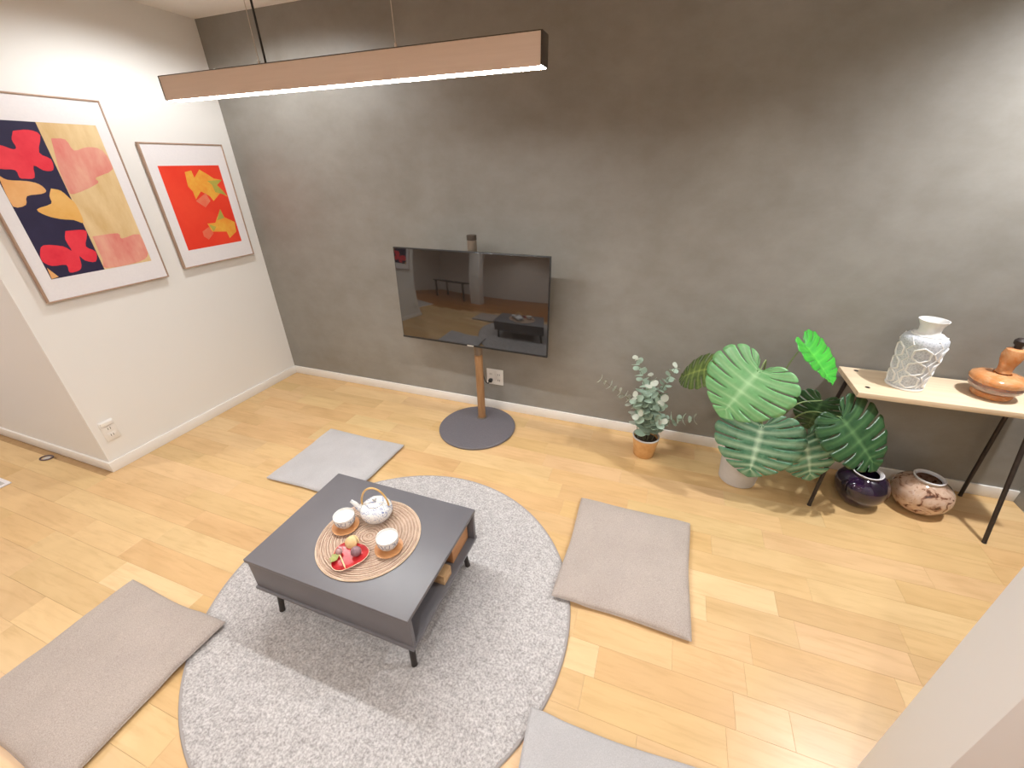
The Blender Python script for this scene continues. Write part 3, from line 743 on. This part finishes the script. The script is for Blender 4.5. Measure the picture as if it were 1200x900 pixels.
# ------------------------------------------------------------------ tea set
TZ = .33
m = M['rattan'] = mat('woven_rattan', (.6, .45, .35), .75)
tcn = nd(m, 'ShaderNodeTexCoord'); wv = nd(m, 'ShaderNodeTexWave', wave_type='RINGS', rings_direction='Z'); wv.inputs['Scale'].default_value = 26; wv.inputs['Distortion'].default_value = 2.2; wv.inputs['Detail'].default_value = 3
lk(m, tcn.outputs['Object'], wv.inputs['Vector'])
rc = ramp(m, noise(m, 40, 4, .7), [(.3, (.38, .25, .18)), (.7, (.70, .53, .41))])
setc(m, mixc(m, .5, rc, ramp(m, wv.outputs['Fac'], [(.2, (.42, .28, .20)), (.7, (.74, .58, .46))]))); bump(m, wv.outputs['Fac'], .5, .002)
pm = thing('woven_placemat', (2.012, -1.548, TZ), 'round woven rattan placemat on the charcoal table', 'placemat')
bm = NB()
PR = .192
bm2 = lathe(NB(), [(0, .0004), (PR - .003, .0004), (PR - .003, .003), (0, .003)], 72); obj('mat_base', bm2, M['rattan'], pm)
for q in range(24):
    r = .006 + (PR - .008) * q / 23
    obj('woven_coil', tube(NB(), [(r * math.cos(a), r * math.sin(a), .0045 + .0004 * math.sin(a * 9 + q)) for a in [2 * PI * k_ / 56 for k_ in range(56)]], .0034, 5, True), M['rattan'], pm)
M['cane'] = noisy('pale_cane_edge', (.66, .48, .32), (.76, .60, .43), 20, .6)
obj('edge_band', tube(NB(), [(PR * math.cos(a), PR * math.sin(a), .0036) for a in [2 * PI * k_ / 72 for k_ in range(72)]], .0032, 6, True), M['cane'], pm)
PZ = TZ + .0086
# porcelain with blue brushwork
m = M['blue_white'] = mat('blue_white_porcelain', (.85, .84, .82), .12, **{'Coat Weight': .5})
n_ = noise(m, 26, 2, .5, dist=2.4)
setc(m, ramp(m, n_, [(.30, (.86, .85, .82)), (.36, (.84, .84, .83)), (.385, (.16, .21, .42)), (.41, (.34, .40, .58)), (.43, (.86, .85, .83)), (.60, (.86, .85, .83)), (.615, (.22, .27, .46)), (.64, (.86, .85, .83))]))
m = M['blue_band'] = mat('wave_band_porcelain', (.85, .84, .82), .12)
vo = nd(m, 'ShaderNodeTexVoronoi', feature='DISTANCE_TO_EDGE'); vo.inputs['Scale'].default_value = 62
tc = nd(m, 'ShaderNodeTexCoord'); lk(m, tc.outputs['Object'], vo.inputs['Vector'])
setc(m, ramp(m, vo.outputs['Distance'], [(.05, (.26, .30, .40)), (.11, (.78, .78, .78))]))
tp = thing('teapot', (1.986, -1.456, PZ), 'white and blue porcelain teapot with arched bamboo handle', 'teapot')
K_ = 1.0
obj('body', lathe(NB(), [(0, .0008), (.040, .0008), (.043, .004), (.056, .018), (.063, .036), (.062, .052), (.052, .068), (.036, .077), (.033, .078), (0, .078)], 48), M['blue_white'], tp)
obj('lid', lathe(NB(), [(.034, .0785), (.033, .082), (.022, .0875), (.006, .09), (0, .0905)], 40), M['blue_white'], tp)
obj('lid_knob', lathe(NB(), [(.004, .0905), (.0055, .094), (.009, .099), (.008, .104), (0, .106)], 20), M['porcelain'], tp)
sd = Vector((-.95, -.27, 0)).normalized()
sp = spline([sd * .050 + Vector((0, 0, .035)), sd * .070 + Vector((0, 0, .046)), sd * .082 + Vector((0, 0, .066)), sd * .098 + Vector((0, 0, .082))], 6)
obj('spout', tube(NB(), sp, [.017 - .0105 * (i / (len(sp) - 1)) ** .7 for i in range(len(sp))], 14), M['blue_white'], tp)
M['bamboo'] = noisy('golden_bamboo', (.66, .38, .11), (.80, .54, .22), 24, .4)
hd = sd
hp = [hd * (.054 * math.cos(a)) + Vector((0, 0, .064 + .088 * math.sin(a))) for a in [PI * k_ / 24 for k_ in range(25)]]
obj('handle', tube(NB(), hp, .0038, 10), M['bamboo'], tp)
for a in (0, PI):
    c = hd * (.054 * math.cos(a)) + Vector((0, 0, .060))
    obj('handle_lug', tube(NB(), [c + Vector((0, 0, -.008)), c + Vector((0, 0, .007))], .0062, 10), M['blue_white'], tp)
M['saucer'] = noisy('orange_brown_saucer', (.50, .22, .085), (.62, .32, .14), 10, .4, stretch=(1, 6, 1))
def cup(x, y, lab, lab2):
    s = thing('saucer', (x, y, PZ), lab2, 'saucer', 'wooden tea saucers')
    obj('plate', lathe(NB(), [(0, .0006), (.034, .0006), (.038, .003), (.050, .009), (.0515, .0115), (.048, .0115), (.036, .0065), (0, .006)], 44), M['saucer'], s)
    obj('foot', lathe(NB(), [(.026, 0.0001), (.030, 0.0001), (.030, .0004), (.026, .0004)], 32), M['saucer'], s)
    c = thing('teacup', (x - .004, y + .006, PZ + .0062), lab, 'teacup', 'porcelain tea cups')
    obj('bowl', lathe(NB(), [(0, .003), (.020, .003), (.024, .004), (.033, .013), (.0385, .026)], 44), M['porcelain'], c)
    obj('wave_band', lathe(NB(), [(.0386, .0262), (.0395, .033), (.0400, .044), (.0396, .0445)], 44), M['blue_band'], c)
    obj('rim', lathe(NB(), [(.0396, .0447), (.0402, .050), (.0398, .053), (.0385, .053), (.0378, .047), (.036, .03), (.028, .012), (0, .008)], 44), M['porcelain'], c)
    obj('foot_ring', lathe(NB(), [(.019, .0003), (.022, .0003), (.022, .0032), (.019, .0032)], 32), M['porcelain'], c)
    obj('tea', lathe(NB(), [(0, .044), (.0372, .044)], 40), M['tea'], c)
M['tea'] = noisy('milky_tea', (.80, .80, .76), (.85, .85, .81), 14, .12)
cup(1.900, -1.543, 'white porcelain teacup with wave band beside the teapot spout', 'orange brown wooden saucer under the teacup by the spout')
cup(2.122, -1.576, 'white porcelain teacup with wave band beside the red plate', 'orange brown wooden saucer under the teacup opposite the spout')
# red leaf plate with sweets
m = M['red_glass'] = mat('red_lacquer_glass', (.45, .012, .02), .28, **{'Coat Weight': .1})
setc(m, ramp(m, noise(m, 30, 3), [(.35, (.36, .008, .014)), (.65, (.62, .04, .045))]))
rp = thing('red_plate', (2.004, -1.656, PZ), 'small red heart shaped glossy plate on the placemat', 'plate', rz=.5)
bm = NB(); n_ = 56; rings = []
def heart(a):
    return .062 * (1 - .22 * math.cos(a - PI * .5) * 0 + .10 * math.cos(3 * a) + .05 * math.cos(a))
for r, z in ((0.0, .0042), (.6, .0042), (.86, .0055), (1.0, .0115), (1.02, .0122), (1.03, .0112), (.88, .001), (.6, .0006), (0.0, .0006)):
    rings.append([bm.verts.new((r * heart(2 * PI * k_ / n_) * math.cos(2 * PI * k_ / n_), r * heart(2 * PI * k_ / n_) * math.sin(2 * PI * k_ / n_) * .98, z)) for k_ in range(n_)] if r else [bm.verts.new((0, 0, z))])
for A, B in zip(rings, rings[1:]):
    for k_ in range(n_):
        k2 = (k_ + 1) % n_
        if len(A) == 1: bm.faces.new([A[0], B[k2], B[k_]])
        elif len(B) == 1: bm.faces.new([A[k_], A[k2], B[0]])
        else: bm.faces.new([A[k_], A[k2], B[k2], B[k_]])
obj('dish', bm, M['red_glass'], rp)
M['gold_line'] = noisy('pale_gold_edge', (.72, .46, .30), (.82, .58, .42), 40, .3, metal=.3)
obj('gold_edge', tube(NB(), [(1.022 * heart(a) * math.cos(a), 1.022 * heart(a) * math.sin(a) * .98, .0122) for a in [2 * PI * k_ / 56 for k_ in range(56)]], .0011, 5, True), M['gold_line'], rp)
FZ = PZ + .0046
M['biscuit'] = noisy('cream_biscuit', (.72, .50, .22), (.82, .63, .34), 40, .7, bstr=.3)
M['bean'] = noisy('dark_bean_paste', (.05, .02, .015), (.09, .04, .025), 40, .7)
M['cream'] = noisy('orange_cream', (.70, .36, .15), (.76, .44, .22), 30, .7)
mc = thing('sandwich_biscuit', (1.985, -1.618, FZ + .0205), 'round cream biscuit with dark filling on the red plate', 'sweet')
mc.rotation_mode = 'QUATERNION'; mc.rotation_quaternion = Vector((0, 0, -1)).rotation_difference(Vector((.22, -.80, .55)))
for nm, pr, mm in (('lower_shell', [(0, -.0012), (.010, -.0006), (.018, .0012), (.022, .004), (.0225, .011), (.019, .0135), (0, .0138)], 'biscuit'), ('filling', [(0, .0140), (.0195, .0140), (.0200, .016), (.0195, .0185), (0, .0186)], 'bean'), ('upper_shell', [(0, .0188), (.020, .0188), (.0225, .021), (.022, .027), (.017, .032), (.008, .0345), (0, .035)], 'biscuit')):
    obj(nm, lathe(NB(), pr, 32), M[mm], mc)
M['grape'] = noisy('mauve_sweet', (.20, .10, .12), (.34, .20, .22), 30, .3)
M['grape_pale'] = noisy('pale_mauve_sweet', (.34, .19, .19), (.46, .29, .27), 30, .35)
def ball(name, x, y, r, mm, lab):
    b = thing(name, (x, y, FZ), lab, 'sweet')
    obj('dumpling', lathe(NB(), [(0, .0006)] + [(r * math.sin(PI * k_ / 14) * 1.03, r * .96 * (1 - math.cos(PI * k_ / 14)) + .0006) for k_ in range(1, 14)] + [(0, r * 1.92)], 28), mm, b)
    return b
ball('round_sweet', 2.028, -1.640, .0185, M['grape'], 'round mauve sweet beside the biscuit on red plate')
g_ = ball('small_sweet', 1.966, -1.658, .0125, M['grape_pale'], 'small pale mauve sweet beside green leaf garnish')
M['garnish'] = noisy('yellow_green_garnish', (.32, .36, .10), (.50, .50, .20), 40, .5)
ga = thing('leaf_garnish', (1.976, -1.682, FZ), 'yellow green leaf garnish on the red plate', 'garnish')
for q in range(4):
    bm = NB(); a = 2.2 + q * .75
    d = Vector((math.cos(a), math.sin(a), 0)); e = Vector((-d.y, d.x, 0))
    rows = []
    for k_ in range(6):
        f = k_ / 5; w_ = .0075 * math.sin(PI * min(.98, f + .03)) + .0003; zz = .002 + .010 * math.sin(f * 2.2)
        rows.append([bm.verts.new(d * (.026 * f) + e * (s_ * w_) + Vector((0, 0, zz + abs(s_) * .002))) for s_ in (-1, 0, 1)])
    for A, B in zip(rows, rows[1:]):
        for j in range(2): bm.faces.new([A[j], A[j + 1], B[j + 1], B[j]])
    bm.normal_update(); bmesh.ops.solidify(bm, geom=list(bm.faces), thickness=.0008)
    obj('leaf', bm, M['garnish'], ga)
M['pick'] = noisy('pale_wood_pick', (.76, .52, .26), (.84, .62, .36), 20, .6)
pk = thing('dessert_pick', (2.002, -1.684, FZ), 'pale wooden dessert pick lying on the red plate', 'pick', rz=-.60)
obj('shaft', box(NB(), (-.034, -.0024, .0085), (.030, .0024, .0108), .0007), M['pick'], pk)
obj('point', tube(NB(), [(.0302, 0, .0097), (.042, 0, .0092)], [.0022, .0005], 8), M['pick'], pk)

# ------------------------------------------------------------------ small things by the passage
rgo = thing('floor_ring', (-.555, -1.474, 0), 'small dark oval ring on floor beside the white baseboard', 'ring', rz=.3)
M['ring_dark'] = noisy('dark_violet_metal', (.10, .07, .09), (.16, .12, .14), 40, .4, metal=.4)
obj('hoop', tube(NB(), [(.036 * math.cos(a), .024 * math.sin(a), .0042) for a in [2 * PI * k_ / 40 for k_ in range(40)]], .004, 8, True), M['ring_dark'], rgo)
cover_ = obj('inner_cap', lathe(NB(), [(0, .0008), (.018, .0008), (.019, .002), (0, .0025)], 28), M['pot_grey'], rgo)
pmx = thing('pale_floor_mat', (-.85, -1.98, 0), 'pale thin floor mat at the passage edge', 'mat')
obj('mat_body', box(NB(), (-.40, -.30, .0006), (.40, .30, .008), .003), M['mat_board'], pmx)
obj('mat_border', box(NB(), (-.38, -.28, .0081), (.38, .28, .0092), .0004), M['pot_grey'], pmx)
# dark dining table seen only as a reflection in the television
dt = thing('dining_table', (-.70, -3.75, 0), 'dark brown dining table standing behind the white pillar', 'table')
part('tabletop', (-.65, -.4, .70), (.65, .4, .73), M['table_metal'], dt, .003)
for sx in (-1, 1):
    for sy in (-1, 1): part('leg', (sx * .58 - .025, sy * .33 - .025, .0005), (sx * .58 + .025, sy * .33 + .025, .6995), M['table_metal'], dt, .002)
